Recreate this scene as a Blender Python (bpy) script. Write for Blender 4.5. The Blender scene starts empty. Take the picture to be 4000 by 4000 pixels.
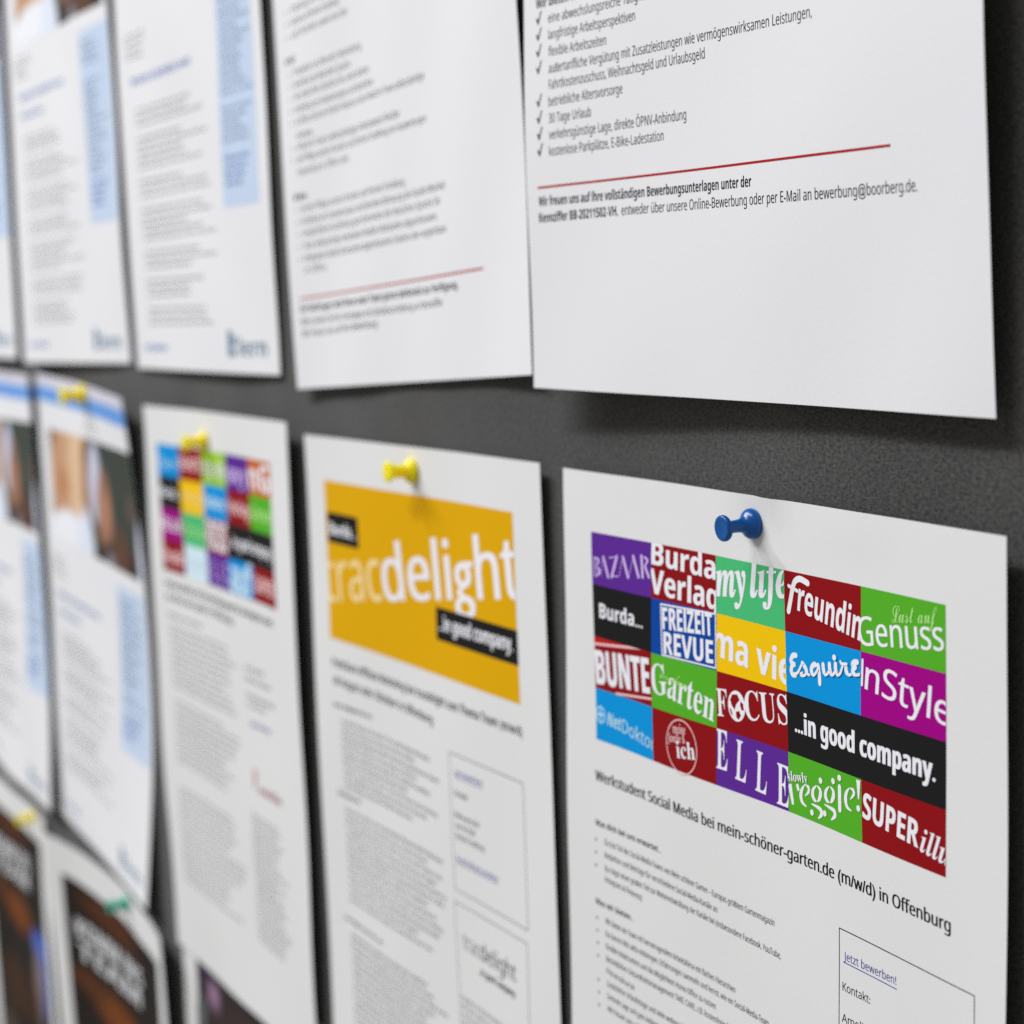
import bpy, bmesh, math, random
from mathutils import Vector, Matrix

random.seed(7)
scene = bpy.context.scene
COL = scene.collection
R = math.radians

# ------------------------------------------------------------------ camera
cam_data = bpy.data.cameras.new("camera")
cam_data.sensor_width = 36.0
cam_data.lens = 68.72
cam_data.clip_start = 0.01
cam_data.clip_end = 50.0
cam_data.dof.use_dof = True
cam_data.dof.focus_distance = 0.515
cam_data.dof.aperture_fstop = 11.0
cam_data.dof.aperture_blades = 0
cam = bpy.data.objects.new("camera", cam_data)
COL.objects.link(cam)
cam.location = (0.553323, -0.305779, 0.057783)
cam.rotation_euler = (1.457306, 0.031059, 1.089122)
scene.camera = cam

# ------------------------------------------------------------------ world (dim light of the hall)
world = bpy.data.worlds.new("World")
scene.world = world
world.use_nodes = True
bg = world.node_tree.nodes["Background"]
bg.inputs[0].default_value = (1.0, 0.985, 0.955, 1)
bg.inputs[1].default_value = 0.33

# ------------------------------------------------------------------ ceiling lamps of the hall
def lamp(name, loc, target, power, sx, sy, color):
    d = bpy.data.lights.new(name, 'AREA')
    d.shape = 'RECTANGLE'
    d.size, d.size_y = sx, sy
    d.energy = power
    d.color = color
    o = bpy.data.objects.new(name, d)
    COL.objects.link(o)
    o.location = loc
    o.rotation_euler = (Vector(target) - Vector(loc)).to_track_quat('-Z', 'Y').to_euler()
    return o
KEY = (0.965, 0.975, 1.0)
for k in range(3):
    lamp("ceiling_lamp", (-3.50 + 1.65 * k, -2.20, 3.20), (0.0, 0, 0.0), (98.0, 92.0, 64.0)[k], 1.66, 0.24, KEY)

scene.view_settings.view_transform = 'Standard'
scene.view_settings.look = 'None'
scene.view_settings.exposure = 0.0
scene.view_settings.gamma = 1.0
scene.render.engine = 'CYCLES'
scene.cycles.max_bounces = 6
scene.cycles.use_denoising = False

# ------------------------------------------------------------------ materials
def lin(c):
    c /= 255.0
    return c / 12.92 if c <= 0.04045 else ((c + 0.055) / 1.055) ** 2.4
PAPER_SEEN = lin(221)
def ink_rgb(r, g, b):
    """a printed colour as seen on the white sheet -> base colour"""
    return tuple(min(0.9, lin(v) / PAPER_SEEN * 0.80) for v in (r, g, b))
MATS = {}
def mat(name, rgb, rough=0.6, spec=0.25):
    if name in MATS: return MATS[name]
    m = bpy.data.materials.new(name)
    m.use_nodes = True
    p = m.node_tree.nodes["Principled BSDF"]
    p.inputs["Base Color"].default_value = (*rgb, 1)
    p.inputs["Roughness"].default_value = rough
    p.inputs["Specular IOR Level"].default_value = spec
    MATS[name] = m
    return m
def noise_mat(name, rgb, scale, amount, bump, rough=0.7, spec=0.2, detail=4):
    m = mat(name, rgb, rough, spec)
    nt = m.node_tree
    p = nt.nodes["Principled BSDF"]
    tc = nt.nodes.new("ShaderNodeTexCoord")
    n = nt.nodes.new("ShaderNodeTexNoise")
    n.inputs["Scale"].default_value = scale
    n.inputs["Detail"].default_value = detail
    nt.links.new(tc.outputs["Object"], n.inputs["Vector"])
    r = nt.nodes.new("ShaderNodeMapRange")
    r.inputs["To Min"].default_value = 1 - amount
    r.inputs["To Max"].default_value = 1 + amount
    nt.links.new(n.outputs["Fac"], r.inputs["Value"])
    mx = nt.nodes.new("ShaderNodeMix")
    mx.data_type = 'RGBA'; mx.blend_type = 'MULTIPLY'
    mx.inputs[0].default_value = 1
    mx.inputs[6].default_value = (*rgb, 1)
    nt.links.new(r.outputs["Result"], mx.inputs[7])
    nt.links.new(mx.outputs[2], p.inputs["Base Color"])
    b = nt.nodes.new("ShaderNodeBump")
    b.inputs["Strength"].default_value = bump
    b.inputs["Distance"].default_value = 0.0006
    nt.links.new(n.outputs["Fac"], b.inputs["Height"])
    nt.links.new(b.outputs["Normal"], p.inputs["Normal"])
    return m

M_PAPER = noise_mat("white_copy_paper", (0.80, 0.80, 0.815), 900, 0.015, 0.05, 0.65, 0.2)
M_WARM = noise_mat("warm_white_copy_paper", (0.758, 0.755, 0.748), 900, 0.015, 0.05, 0.65, 0.2)
INK = {}
def ink(name, r, g, b):
    INK[name] = noise_mat("ink_" + name, ink_rgb(r, g, b), 2600, 0.10, 0.0, 0.6, 0.06, 2)
for nm, c in dict(k=(30, 30, 32), text=(64, 64, 68), gray=(120, 121, 122), blue=(60, 70, 150), navy=(95, 115, 145), red=(165, 32, 38), white=(228, 227, 232),
                  purple=(88, 40, 140), darkred=(134, 14, 20), mint=(70, 180, 112), green=(80, 166, 38), yellow=(240, 188, 6),
                  cyan=(4, 140, 208), magenta=(152, 0, 124), black=(27, 27, 27), royal=(6, 66, 150), brightred=(178, 26, 32),
                  mustard=(212, 160, 0), cream=(238, 208, 150), lilac=(205, 180, 228), palegreen=(170, 222, 130), palepink=(232, 190, 190),
                  skyband=(188, 203, 224), header=(206, 204, 214), stripe=(104, 152, 216), midblue=(85, 115, 180), slate=(110, 132, 152),
                  lime=(150, 196, 40), orange=(188, 96, 34), palesky=(202, 224, 240), postertext=(200, 200, 202), palecyan=(172, 212, 240), soft=(98, 98, 102)).items():
    ink(nm, *c)

# photograph-like print: the colours are stored in the mesh
def photo_mat():
    m = mat("printed_photograph", (0.5, 0.5, 0.5), 0.6, 0.06)
    nt = m.node_tree
    a = nt.nodes.new("ShaderNodeVertexColor"); a.layer_name = "print"
    nt.links.new(a.outputs["Color"], nt.nodes["Principled BSDF"].inputs["Base Color"])
    return m
M_PHOTO = photo_mat()

def felt_mat():
    m = mat("grey_felt", (0.0545, 0.0525, 0.0505), 0.95, 0.03)
    nt = m.node_tree
    p = nt.nodes["Principled BSDF"]
    p.inputs["Sheen Weight"].default_value = 0.15
    p.inputs["Sheen Roughness"].default_value = 0.6
    tc = nt.nodes.new("ShaderNodeTexCoord")
    def noise(scale, detail, stretch=None, rot=0):
        n = nt.nodes.new("ShaderNodeTexNoise")
        n.inputs["Scale"].default_value = scale
        n.inputs["Detail"].default_value = detail
        mp = nt.nodes.new("ShaderNodeMapping")
        if stretch: mp.inputs["Scale"].default_value = stretch
        mp.inputs["Rotation"].default_value = (0, rot, 0)
        nt.links.new(tc.outputs["Object"], mp.inputs["Vector"])
        nt.links.new(mp.outputs["Vector"], n.inputs["Vector"])
        return n.outputs["Fac"]
    def math_(op, a, b):
        n = nt.nodes.new("ShaderNodeMath"); n.operation = op
        for i, v in enumerate((a, b)):
            if isinstance(v, (int, float)): n.inputs[i].default_value = v
            else: nt.links.new(v, n.inputs[i])
        return n.outputs[0]
    f1 = noise(1900, 3, (0.42, 1, 0.55), R(20))
    f2 = noise(2100, 3, (0.2, 1, 0.8), R(-30))
    f3 = noise(2300, 3, (0.45, 1, 0.3), R(-58))
    g = noise(1300, 4, (0.5, 1, 1))
    big = noise(14, 4)
    fib = math_('MAXIMUM', math_('MAXIMUM', f1, f2), f3)
    s = math_('ADD', math_('MULTIPLY', fib, 1.0), math_('MULTIPLY', g, 0.8))
    s = math_('ADD', s, math_('MULTIPLY', big, 0.35))
    r = nt.nodes.new("ShaderNodeMapRange")
    r.inputs["From Min"].default_value = 0.93; r.inputs["From Max"].default_value = 1.42
    r.inputs["To Min"].default_value = 0.25; r.inputs["To Max"].default_value = 1.75
    nt.links.new(s, r.inputs["Value"])
    mx = nt.nodes.new("ShaderNodeMix"); mx.data_type = 'RGBA'; mx.blend_type = 'MULTIPLY'
    mx.inputs[0].default_value = 1; mx.inputs[6].default_value = (0.0545, 0.0525, 0.0505, 1)
    nt.links.new(r.outputs["Result"], mx.inputs[7])
    nt.links.new(mx.outputs[2], p.inputs["Base Color"])
    b = nt.nodes.new("ShaderNodeBump"); b.inputs["Strength"].default_value = 0.4; b.inputs["Distance"].default_value = 0.0006
    nt.links.new(s, b.inputs["Height"]); nt.links.new(b.outputs["Normal"], p.inputs["Normal"])
    return m
M_FELT = felt_mat()

# ------------------------------------------------------------------ object helpers
def link(name, me, parent=None, label=None):
    o = bpy.data.objects.new(name, me)
    COL.objects.link(o)
    if parent is not None: o.parent = parent
    if label: o["label"] = label
    return o
def thing(name, loc, label, cat, group=None):
    o = bpy.data.objects.new(name, None)
    o.empty_display_size = 0.02
    COL.objects.link(o)
    o.location = loc
    o["label"] = label; o["category"] = cat
    if group: o["group"] = group
    return o

# ------------------------------------------------------------------ the pin board
def build_board():
    bm = bmesh.new()
    bmesh.ops.create_cube(bm, size=1)
    x0, x1, z0, z1, t = -2.6, 0.75, -0.85, 0.75, 0.03
    for v in bm.verts:
        v.co = Vector((x0 if v.co.x < 0 else x1, 0 if v.co.y < 0 else t, z0 if v.co.z < 0 else z1))
    bmesh.ops.bevel(bm, geom=[e for e in bm.edges], offset=0.004, segments=3, affect='EDGES')
    me = bpy.data.meshes.new("pin_board"); bm.to_mesh(me); bm.free()
    me.materials.append(M_FELT)
    o = link("pin_board", me)
    o["label"] = "dark grey felt board that all the notices are pinned to"
    o["category"] = "pin board"
build_board()

# ------------------------------------------------------------------ sheets of paper
W = 210.0
class Sheet:
    """a paper sheet hanging on the board; u to the right, v down, both in mm from its top left corner"""
    def __init__(s, pose, h=297.0, base=1.0, dents=()):
        s.x, s.z, s.r = pose[:3]
        s.k = pose[3:]
        s.h, s.base, s.dents = h, base, dents
        rn = random.Random(int(abs(pose[0] * 7 + pose[1] * 3)))
        s.waves = [(rn.uniform(0.03, 0.085), rn.uniform(0.02, 0.06) * rn.choice((-1, 1)), rn.uniform(0, 6.3), rn.uniform(0.07, 0.23)) for _ in range(5)]
    def lift(s, u, v):
        a = min(1, max(0, u / W)); t = min(1, max(0, v / s.h))
        LT, LM, LB, RT, RM, RB, MB, MT = s.k
        b = lambda p, m, q: p * (1 - t) ** 2 + m * 2 * t * (1 - t) + q * t * t
        d = s.base + (1 - a) ** 2.5 * b(LT, LM, LB) + a ** 2.5 * b(RT, RM, RB) + 4 * a * (1 - a) * MB * t * t
        for (fu, fv, ph, am) in s.waves: d += am * math.sin(fu * u + fv * v + ph)
        for (du, dv, ru, rv, amp) in s.dents:
            d += amp * math.exp(-((u - du) / ru) ** 2 - ((v - dv) / rv) ** 2)
        return d
    def at(s, u, v, h=0.0):
        c, n = math.cos(s.r), math.sin(s.r)
        return Vector(((s.x + u * c + v * n) / 1000, -(s.lift(u, v) + h) / 1000, (s.z + u * n - v * c) / 1000))

THICK = 0.11
def sheet_mesh(S, root, material):
    nu, nv = 42, 60
    bm = bmesh.new()
    F = [[bm.verts.new(S.at(W * i / nu, S.h * j / nv) - root.location) for i in range(nu + 1)] for j in range(nv + 1)]
    B = [[bm.verts.new(S.at(W * i / nu, S.h * j / nv, -THICK) - root.location) for i in range(nu + 1)] for j in range(nv + 1)]
    for j in range(nv):
        for i in range(nu):
            f = bm.faces.new((F[j][i], F[j + 1][i], F[j + 1][i + 1], F[j][i + 1])); f.smooth = True
            f = bm.faces.new((B[j][i], B[j][i + 1], B[j + 1][i + 1], B[j + 1][i])); f.smooth = True
    def dup_(v): return bm.verts.new(v.co)
    rim = [(0, j) for j in range(nv)] + [(i, nv) for i in range(nu)] + [(nu, j) for j in range(nv, 0, -1)] + [(i, 0) for i in range(nu, 0, -1)]
    fr = [dup_(F[j][i]) for i, j in rim]; br = [dup_(B[j][i]) for i, j in rim]
    for k in range(len(rim)):
        k2 = (k + 1) % len(rim)
        bm.faces.new((fr[k], br[k], br[k2], fr[k2]))
    me = bpy.data.meshes.new("paper_sheet"); bm.to_mesh(me); bm.free()
    me.materials.append(material)
    return link("paper_sheet", me, root)

# ------------------------------------------------------------------ lettering
def _map(s, up, lo, dig=None, special={}):
    o = []
    for c in s:
        if c == 'I' and up in (0x1D5A0, 0x1D5D4): o.append(chr(lo + 11))      # the plain upright I of a sans
        elif c == '\x01': o.append('g')                                       # two-storey g
        elif 'A' <= c <= 'Z': o.append(chr(up + ord(c) - 65))
        elif 'a' <= c <= 'z': o.append(chr(lo + ord(c) - 97))
        elif dig and '0' <= c <= '9': o.append(chr(dig + ord(c) - 48))
        else: o.append(c)
    return ''.join(o)
STYLE = {'s': (0x1D5A0, 0x1D5BA, 0x1D7E2, 0.0), 'b': (0x1D5D4, 0x1D5EE, 0x1D7EC, 0.0), 'bb': (0x1D5D4, 0x1D5EE, 0x1D7EC, 0.0),
         'se': (0x1D400, 0x1D41A, 0x1D7CE, 0.0), 'bs': (0x1D400, 0x1D41A, 0x1D7CE, 0.0), 'bi': (0x1D468, 0x1D482, None, 0.0),
         'sc': (0x1D4D0, 0x1D4EA, None, 0.0), 'bsc': (0x1D4D0, 0x1D4EA, None, 0.0), 'bbi': (0x1D63C, 0x1D656, None, 0.0),
         'sm': (0x1D5A0, 0x1D5BA, 0x1D7E2, 0.0)}
FAT = {'bb': 0.028, 'sm': 0.026, 'bsc': 0.02}
UML = {'ä': 'a', 'ö': 'o', 'ü': 'u', 'Ä': 'A', 'Ö': 'O', 'Ü': 'U'}
_cache = {}
def raw(chars, offset, res):
    c = bpy.data.curves.new("lettering", "FONT")
    c.body = chars; c.size = 1.0; c.resolution_u = res; c.offset = offset; c.fill_mode = 'FRONT'
    o = bpy.data.objects.new("lettering", c)
    COL.objects.link(o)
    me = bpy.data.meshes.new_from_object(o)
    out = ([(v.co.x, v.co.y) for v in me.vertices], [tuple(p.vertices) for p in me.polygons])
    bpy.data.objects.remove(o); bpy.data.curves.remove(c); bpy.data.meshes.remove(me)
    return out
def glyphs(text, style, res):
    key = (text, style, res)
    if key in _cache: return _cache[key]
    up, lo, dg, off = STYLE[style]
    plain = ''.join(UML.get(c, c) for c in text)
    vs, fs = raw(_map(plain, up, lo, dg), off, res)
    vs = list(vs); fs = list(fs)
    for i, c in enumerate(text):
        if c in UML:
            ch = _map(UML[c], up, lo, dg)
            right = max(p[0] for p in raw(_map(plain[:i + 1], up, lo, dg), off, res)[0])
            one = raw(ch, off, res)[0]
            l1, r1 = min(p[0] for p in one), max(p[0] for p in one)
            mid = right - (r1 - l1) / 2
            y = 0.86 if c.isupper() else 0.68
            rad = 0.055 if style in ('s', 'sm') else 0.075
            for dx in (-0.115, 0.115):
                n0 = len(vs)
                vs += [(mid + dx + rad * math.cos(a * math.pi / 4), y + rad * math.sin(a * math.pi / 4)) for a in range(8)]
                fs.append(tuple(range(n0, n0 + 8)))
    x0 = min(p[0] for p in vs); x1 = max(p[0] for p in vs)
    _cache[key] = (vs, fs, x0, x1)
    return _cache[key]

class Print:
    """ink on a sheet: flat shapes in sheet mm, laid on the curved surface"""
    def __init__(s, step=False): s.v, s.f, s.m, s.mats, s.step = [], [], [], [], step      # step: later strokes lie over earlier ones
    def _mi(s, name):
        if name not in s.mats: s.mats.append(name)
        return s.mats.index(name)
    def add(s, vs, fs, layer, m):
        n = len(s.v); i = s._mi(m); s.n = getattr(s, 'n', 0) + 1
        if s.step: layer += 0.08 * s.n
        s.v += [(x, y, 0.05 + 0.05 * layer) for x, y in vs]
        for f in fs: s.f.append(tuple(n + k for k in f)); s.m.append(i)
    def quad(s, a, b, c, d, layer, m, step=5.0):
        """a top left, b top right, c bottom right, d bottom left"""
        a, b, c, d = map(Vector, (a, b, c, d))
        nu = max(1, int(math.ceil((b - a).length / step))); nv = max(1, int(math.ceil((d - a).length / step)))
        vs = []; fs = []
        for j in range(nv + 1):
            for i in range(nu + 1):
                p = a.lerp(b, i / nu).lerp(d.lerp(c, i / nu), j / nv); vs.append((p.x, p.y))
        for j in range(nv):
            for i in range(nu):
                k = j * (nu + 1) + i
                fs.append((k, k + nu + 1, k + nu + 2, k + 1))
        s.add(vs, fs, layer, m)
    def rect(s, u0, v0, u1, v1, layer, m): s.quad((u0, v0), (u1, v0), (u1, v1), (u0, v1), layer, m)
    def frame(s, u0, v0, u1, v1, t, layer, m):
        s.rect(u0, v0, u1, v0 + t, layer, m); s.rect(u0, v1 - t, u1, v1, layer, m)
        s.rect(u0, v0 + t, u0 + t, v1 - t, layer, m); s.rect(u1 - t, v0 + t, u1, v1 - t, layer, m)
    def ring(s, cu, cv, ru, rv, t, layer, m, n=48, rot=0.0):
        vs = []; fs = []
        for k in range(n):
            a = 2 * math.pi * k / n
            for q in (0, t):
                x, y = (ru - q) * math.cos(a), (rv - q) * math.sin(a)
                vs.append((cu + x * math.cos(rot) - y * math.sin(rot), cv + x * math.sin(rot) + y * math.cos(rot)))
            k2 = (k + 1) % n
            fs.append((2 * k + 1, 2 * k, 2 * k2, 2 * k2 + 1)[::-1])
        s.add(vs, fs, layer, m)
    def blob(s, pts, layer, m): s.add(pts, [tuple(range(len(pts)))[::-1]], layer, m)
    def disc(s, cu, cv, r, layer, m, n=24, rv=None):
        s.blob([(cu + r * math.cos(2 * math.pi * k / n), cv + (rv or r) * math.sin(2 * math.pi * k / n)) for k in range(n)][::-1], layer, m)
    def stroke(s, pts, widths, layer, m, n=8, clip=None, cap=False):
        """a brushed line through pts (Catmull-Rom), width given per point"""
        P = [Vector(p) for p in pts]; Q = []; Wd = []
        for i in range(len(P) - 1):
            p0, p1, p2, p3 = P[max(0, i - 1)], P[i], P[i + 1], P[min(len(P) - 1, i + 2)]
            for k in range(n + (i == len(P) - 2)):
                t = k / n
                Q.append(0.5 * ((2 * p1) + (p2 - p0) * t + (2 * p0 - 5 * p1 + 4 * p2 - p3) * t * t + (3 * p1 - p0 - 3 * p2 + p3) * t ** 3))
                Wd.append(widths[i] * (1 - t) + widths[i + 1] * t)
        vs = []; fs = []
        for i, q in enumerate(Q):
            d = (Q[min(len(Q) - 1, i + 1)] - Q[max(0, i - 1)])
            d = d.normalized() if d.length > 1e-9 else Vector((1, 0))
            nn = Vector((-d.y, d.x)) * Wd[i] / 2
            vs += [tuple(q + nn), tuple(q - nn)]
        for i in range(len(Q) - 1): fs.append((2 * i, 2 * i + 1, 2 * i + 3, 2 * i + 2))
        if clip: vs, fs = clip_poly(vs, fs, clip)
        s.add(vs, fs, layer, m)
        if cap:
            for q, w in ((Q[0], Wd[0]), (Q[-1], Wd[-1])):
                vs = [(q.x + w / 2 * math.cos(k * math.pi / 6), q.y + w / 2 * math.sin(k * math.pi / 6)) for k in range(12)]; fs = [tuple(range(12))]
                if clip: vs, fs = clip_poly(vs, fs, clip)
                s.add(vs, fs, layer, m)
    def text(s, text, style, u0, v0, u1, v1, size, m='k', layer=0, res=2, clip=None, natural=False, fat=None):
        """baseline from (u0,v0) to (u1,v1); the line is set to fill it, or keeps its own width when natural"""
        vs, fs, x0, x1 = glyphs(text, style, res)
        d = Vector((u1 - u0, v1 - v0)); L = d.length; d.normalize()
        n = Vector((d.y, -d.x))
        kx = size if natural else L / (x1 - x0)
        out = []
        for x, y in vs:
            p = Vector((u0, v0)) + d * ((x - x0) * kx) + n * (y * size)
            out.append((p.x, p.y))
        f = (FAT.get(style, 0.0) if fat is None else fat) * size
        for i, sh in enumerate((-f / 2, f / 2, 0.0) if f > 0.12 else ((-f / 2, f / 2) if f else (0.0,))):
            o2 = [(x + d.x * sh, y + d.y * sh) for x, y in out]; f2 = fs
            if clip: o2, f2 = clip_poly(o2, f2, clip)
            s.add(o2, f2, layer + 0.12 * i, m)
    def build(s, name, S, root, parent=None, label=None, colors=None):
        me = bpy.data.meshes.new(name)
        me.from_pydata([S.at(u, v, h) - root.location for u, v, h in s.v], [], s.f)
        # faces look away from the board
        for m in s.mats: me.materials.append(M_PHOTO if m == 'photo' else INK[m])
        for p, i in zip(me.polygons, s.m): p.material_index = i; p.use_smooth = False
        bm = bmesh.new(); bm.from_mesh(me)
        bad = [f for f in bm.faces if f.normal.y > 0]
        bmesh.ops.reverse_faces(bm, faces=bad)
        bm.to_mesh(me); bm.free()
        if colors:
            a = me.color_attributes.new("print", 'FLOAT_COLOR', 'POINT')
            for i, (u, v, h) in enumerate(s.v): a.data[i].color = (*colors(u, v), 1)
        return link(name, me, parent if parent is not None else root, label)

def clip_poly(vs, fs, box):
    u0, v0, u1, v1 = box
    bm = bmesh.new()
    bv = [bm.verts.new((x, y, 0)) for x, y in vs]
    for f in fs:
        try: bm.faces.new([bv[i] for i in f])
        except ValueError: pass
    for co, no in (((u0, 0, 0), (-1, 0, 0)), ((u1, 0, 0), (1, 0, 0)), ((0, v0, 0), (0, -1, 0)), ((0, v1, 0), (0, 1, 0))):
        bmesh.ops.bisect_plane(bm, geom=bm.verts[:] + bm.edges[:] + bm.faces[:], plane_co=co, plane_no=no, clear_outer=True)
    bm.verts.index_update()
    out = [(v.co.x, v.co.y) for v in bm.verts]; of = [tuple(v.index for v in f.verts) for f in bm.faces]
    bm.free()
    return out, of

WORDS = ("Sie unterstützen unser Team bei der Planung und Umsetzung von Projekten im Bereich Marketing und Vertrieb sowie bei der Pflege "
         "unserer Kunden und Partner Erstellung von Auswertungen und Berichten Betreuung der Kanäle Mitarbeit im Tagesgeschäft "
         "Kenntnisse in Office sind von Vorteil Freude an der Arbeit im Team selbstständige Arbeitsweise flexible Arbeitszeiten "
         "abgeschlossenes Studium oder vergleichbare Ausbildung gute Kenntnisse der deutschen Sprache").split()
def copy_line(width, size, rnd):
    """running text about as long as the line"""
    out = []; n = 0; want = width / (size * 0.50); i = rnd.randrange(len(WORDS))
    while n < want - 2:
        w = WORDS[i % len(WORDS)]; i += 1
        out.append(w); n += len(w) + 1
    return ' '.join(out)
def paragraph(P, u0, lines, size, m='k', rnd=random, res=1, style='s', u_start=None):
    for v, u1 in lines:
        P.text(copy_line(u1 - u0, size, rnd), style, u0, v, u1, v, size, m, res=res)

NOTICES = "paper notices pinned in rows on the board"
def notice(S, label, cat="notice", name="job_notice", material=None):
    top = S.at(W / 2, 0)
    root = thing(name, top, label, cat, NOTICES)
    sheet_mesh(S, root, material or M_PAPER)
    return root

# ================================================================== lower row: notice with the magazine logo grid (blue pin)
def tile(P, Sh, root, ground, box, label, parts):
    u0, v0, u1, v1 = box
    g = Print(); g.rect(u0, v0, u1, v1, 0, ground)
    t = g.build("logo_tile", Sh, root, label=label)
    l = Print(step=True)
    parts(l, box)
    if l.f: l.build("lettering", Sh, root, parent=t)
    return t

S1 = Sheet([6.3446, 0.3411, -0.0068, 2.0458, 5.4779, 3.1913, 4.8007, 3.8651, 5.5709, 0, 0],
           dents=((105, 8, 8, 8, -0.9), (112.5, -1, 3.5, 6, 1.7), (150, 3, 14, 8, 0.5)))
n1 = notice(S1, "white notice with a sharp grid of magazine logos, under the blue push pin", material=M_WARM)
GU, GV, TW, TH = 17.45, 18.8, 34.07, 16.65
def cell(c, r, cw=1): return (GU + c * TW, GV + r * TH, GU + (c + cw) * TW, GV + (r + 1) * TH)
def T(*lines):
    """lettering lines: (text, style, u0, v0, u1, v1, size, ink)"""
    def go(P, box):
        for i, a in enumerate(lines): P.text(*a, layer=1 + 0.3 * i, res=4, clip=box)
    return go
def strokes(P, box, ink, rows, layer=1.0, n=8):
    for pts, w in rows:
        if isinstance(w, (int, float)): P.stroke(pts, [w] * len(pts), layer, ink, n, clip=box, cap=True)
        else: P.stroke(pts, w, layer, ink, n, clip=box)
def dots(P, ink, pts, r, rv=None):
    for u, v in pts: P.disc(u, v, r, 1.2, ink, 18, rv=rv or r)
def logo_life(P, box):
    P.text("my", 'bi', 85.9, 30.5, 101.4, 28.8, 16.2, 'white', layer=1, res=4, clip=box, fat=0.03)
    P.text("life", 'bi', 103.4, 28.4, 122.2, 26.1, 16.2, 'white', layer=1, res=4, clip=box, fat=0.03)
def logo_freundin(P, box):
    P.text("reundin", 'b', 125.7, 28.9, 153.5, 32.9, 11.0, 'white', layer=1, res=4, clip=box, fat=0.015)
    strokes(P, box, 'white', [([(130.6, 21.0), (127.1, 20.3), (124.75, 21.3), (123.5, 23.75), (122.7, 26.3), (121.6, 29.7)], 1.7), ([(121.8, 22.8), (125.9, 23.7)], 1.0)])
def logo_genuss(P, box):
    P.text("Genuss", 'sm', 153.2, 34.0, 187.2, 30.0, 10.3, 'white', layer=1, res=4, clip=box)
    P.text("Lust auf", 'sc', 166.7, 26.2, 185.0, 23.8, 6.6, 'palegreen', layer=1.5, res=4, clip=box)
def logo_freizeit(P, box):
    P.quad((56.4, 36.4), (85.3, 35.5), (85.35, 51.6), (57.3, 52.05), 0.5, 'white')
    P.quad((56.95, 36.9), (84.8, 36.0), (84.85, 51.15), (57.8, 51.55), 0.8, 'royal')
    P.text("FREIZEIT", 'bb', 57.9, 44.0, 83.6, 42.3, 9.2, 'white', layer=1.2, res=4, clip=box)
    P.text("REVUE", 'bb', 58.6, 51.3, 83.9, 50.3, 9.3, 'white', layer=1.2, res=4, clip=box)
def logo_bunte(P, box):
    P.blob([(17.45, 52.1), (50.0, 52.1), (17.45, 54.4)][::-1], 0.5, 'brightred')
    strokes(P, box, 'palepink', [([(16.5, 54.7), (34, 53.0), (52.5, 51.0)], 0.75), ([(30.0, 68.5), (40, 67.5), (52.5, 66.2)], 0.7)])
    P.text("BUNTE", 'bb', 18.7, 67.3, 50.6, 64.9, 15.2, 'white', layer=1.5, res=4, clip=box, fat=0.04)
def logo_garten(P, box):
    P.text("G", 'bs', 51.9, 64.6, 60.4, 63.6, 13.4, 'white', layer=1, res=4, clip=box)
    P.text("arten", 'bs', 60.2, 64.0, 84.2, 67.2, 13.4, 'white', layer=1, res=4, clip=box)
    P.text("mein schöner", 'sc', 56.2, 58.9, 70.9, 59.9, 3.8, 'palegreen', layer=1.6, res=3, clip=box)
def logo_focus(P, box):
    P.text("F", 'bs', 86.1, 65.0, 91.0, 64.5, 11.6, 'white', layer=1, res=4)
    P.disc(95.3, 60.6, 4.1, 1, 'white', 40, rv=4.4)
    for pts in ([(93.2, 57.6), (95.6, 57.2), (96.8, 58.6), (95.2, 60.0), (94.4, 61.8), (93.0, 60.8), (92.2, 59.2)],
                [(95.0, 62.2), (96.6, 61.8), (97.4, 63.0), (96.2, 64.4), (95.2, 63.8)],
                [(97.2, 58.9), (98.4, 59.4), (98.8, 61.2), (97.8, 61.4), (97.0, 60.2)],
                [(92.0, 61.6), (92.8, 62.0), (93.4, 63.6), (92.6, 63.2)]):
        P.blob(pts[::-1], 1.4, 'darkred')
    P.text("CUS", 'bs', 99.6, 63.6, 120.6, 61.2, 12.0, 'white', layer=1, res=4, clip=box)
def logo_net(P, box):
    P.ring(20.3, 77.0, 2.8, 2.8, 0.6, 1, 'palecyan')
    strokes(P, box, 'palecyan', [([(20.3, 75.4), (20.3, 78.4)], 0.8), ([(18.8, 77.0), (21.9, 76.9)], 0.8)])
    P.text("Net", 'bbi', 24.2, 79.6, 32.6, 80.0, 6.0, 'palecyan', layer=1, res=4, fat=0.03)
    P.text("Doktor", 's', 33.0, 80.1, 52.6, 82.4, 6.0, 'palecyan', layer=1, res=4, clip=box, fat=0.02)
def logo_familie(P, box):
    P.ring(67.7, 77.9, 8.3, 8.3, 0.4, 1, 'palepink')
    P.text("meine", 'bi', 63.2, 74.4, 70.1, 73.7, 4.4, 'palepink', layer=1.3, res=3)
    P.text("familie &", 'bi', 60.4, 77.6, 69.8, 76.4, 4.0, 'palepink', layer=1.3, res=3)
    P.text("ich", 'bs', 65.3, 81.6, 75.1, 80.2, 7.4, 'white', layer=1.5, res=3)
def logo_elle(P, box):
    for a in (("E", 85.7, 80.3, 91.0, 80.3), ("L", 94.6, 81.6, 99.8, 81.9), ("L", 104.1, 82.9, 109.3, 83.2), ("E", 114.2, 84.4, 119.8, 84.5)):
        P.text(a[0], 'se', a[1], a[2], a[3], a[4], 17.0, 'white', layer=1, res=4, clip=box)
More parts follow.
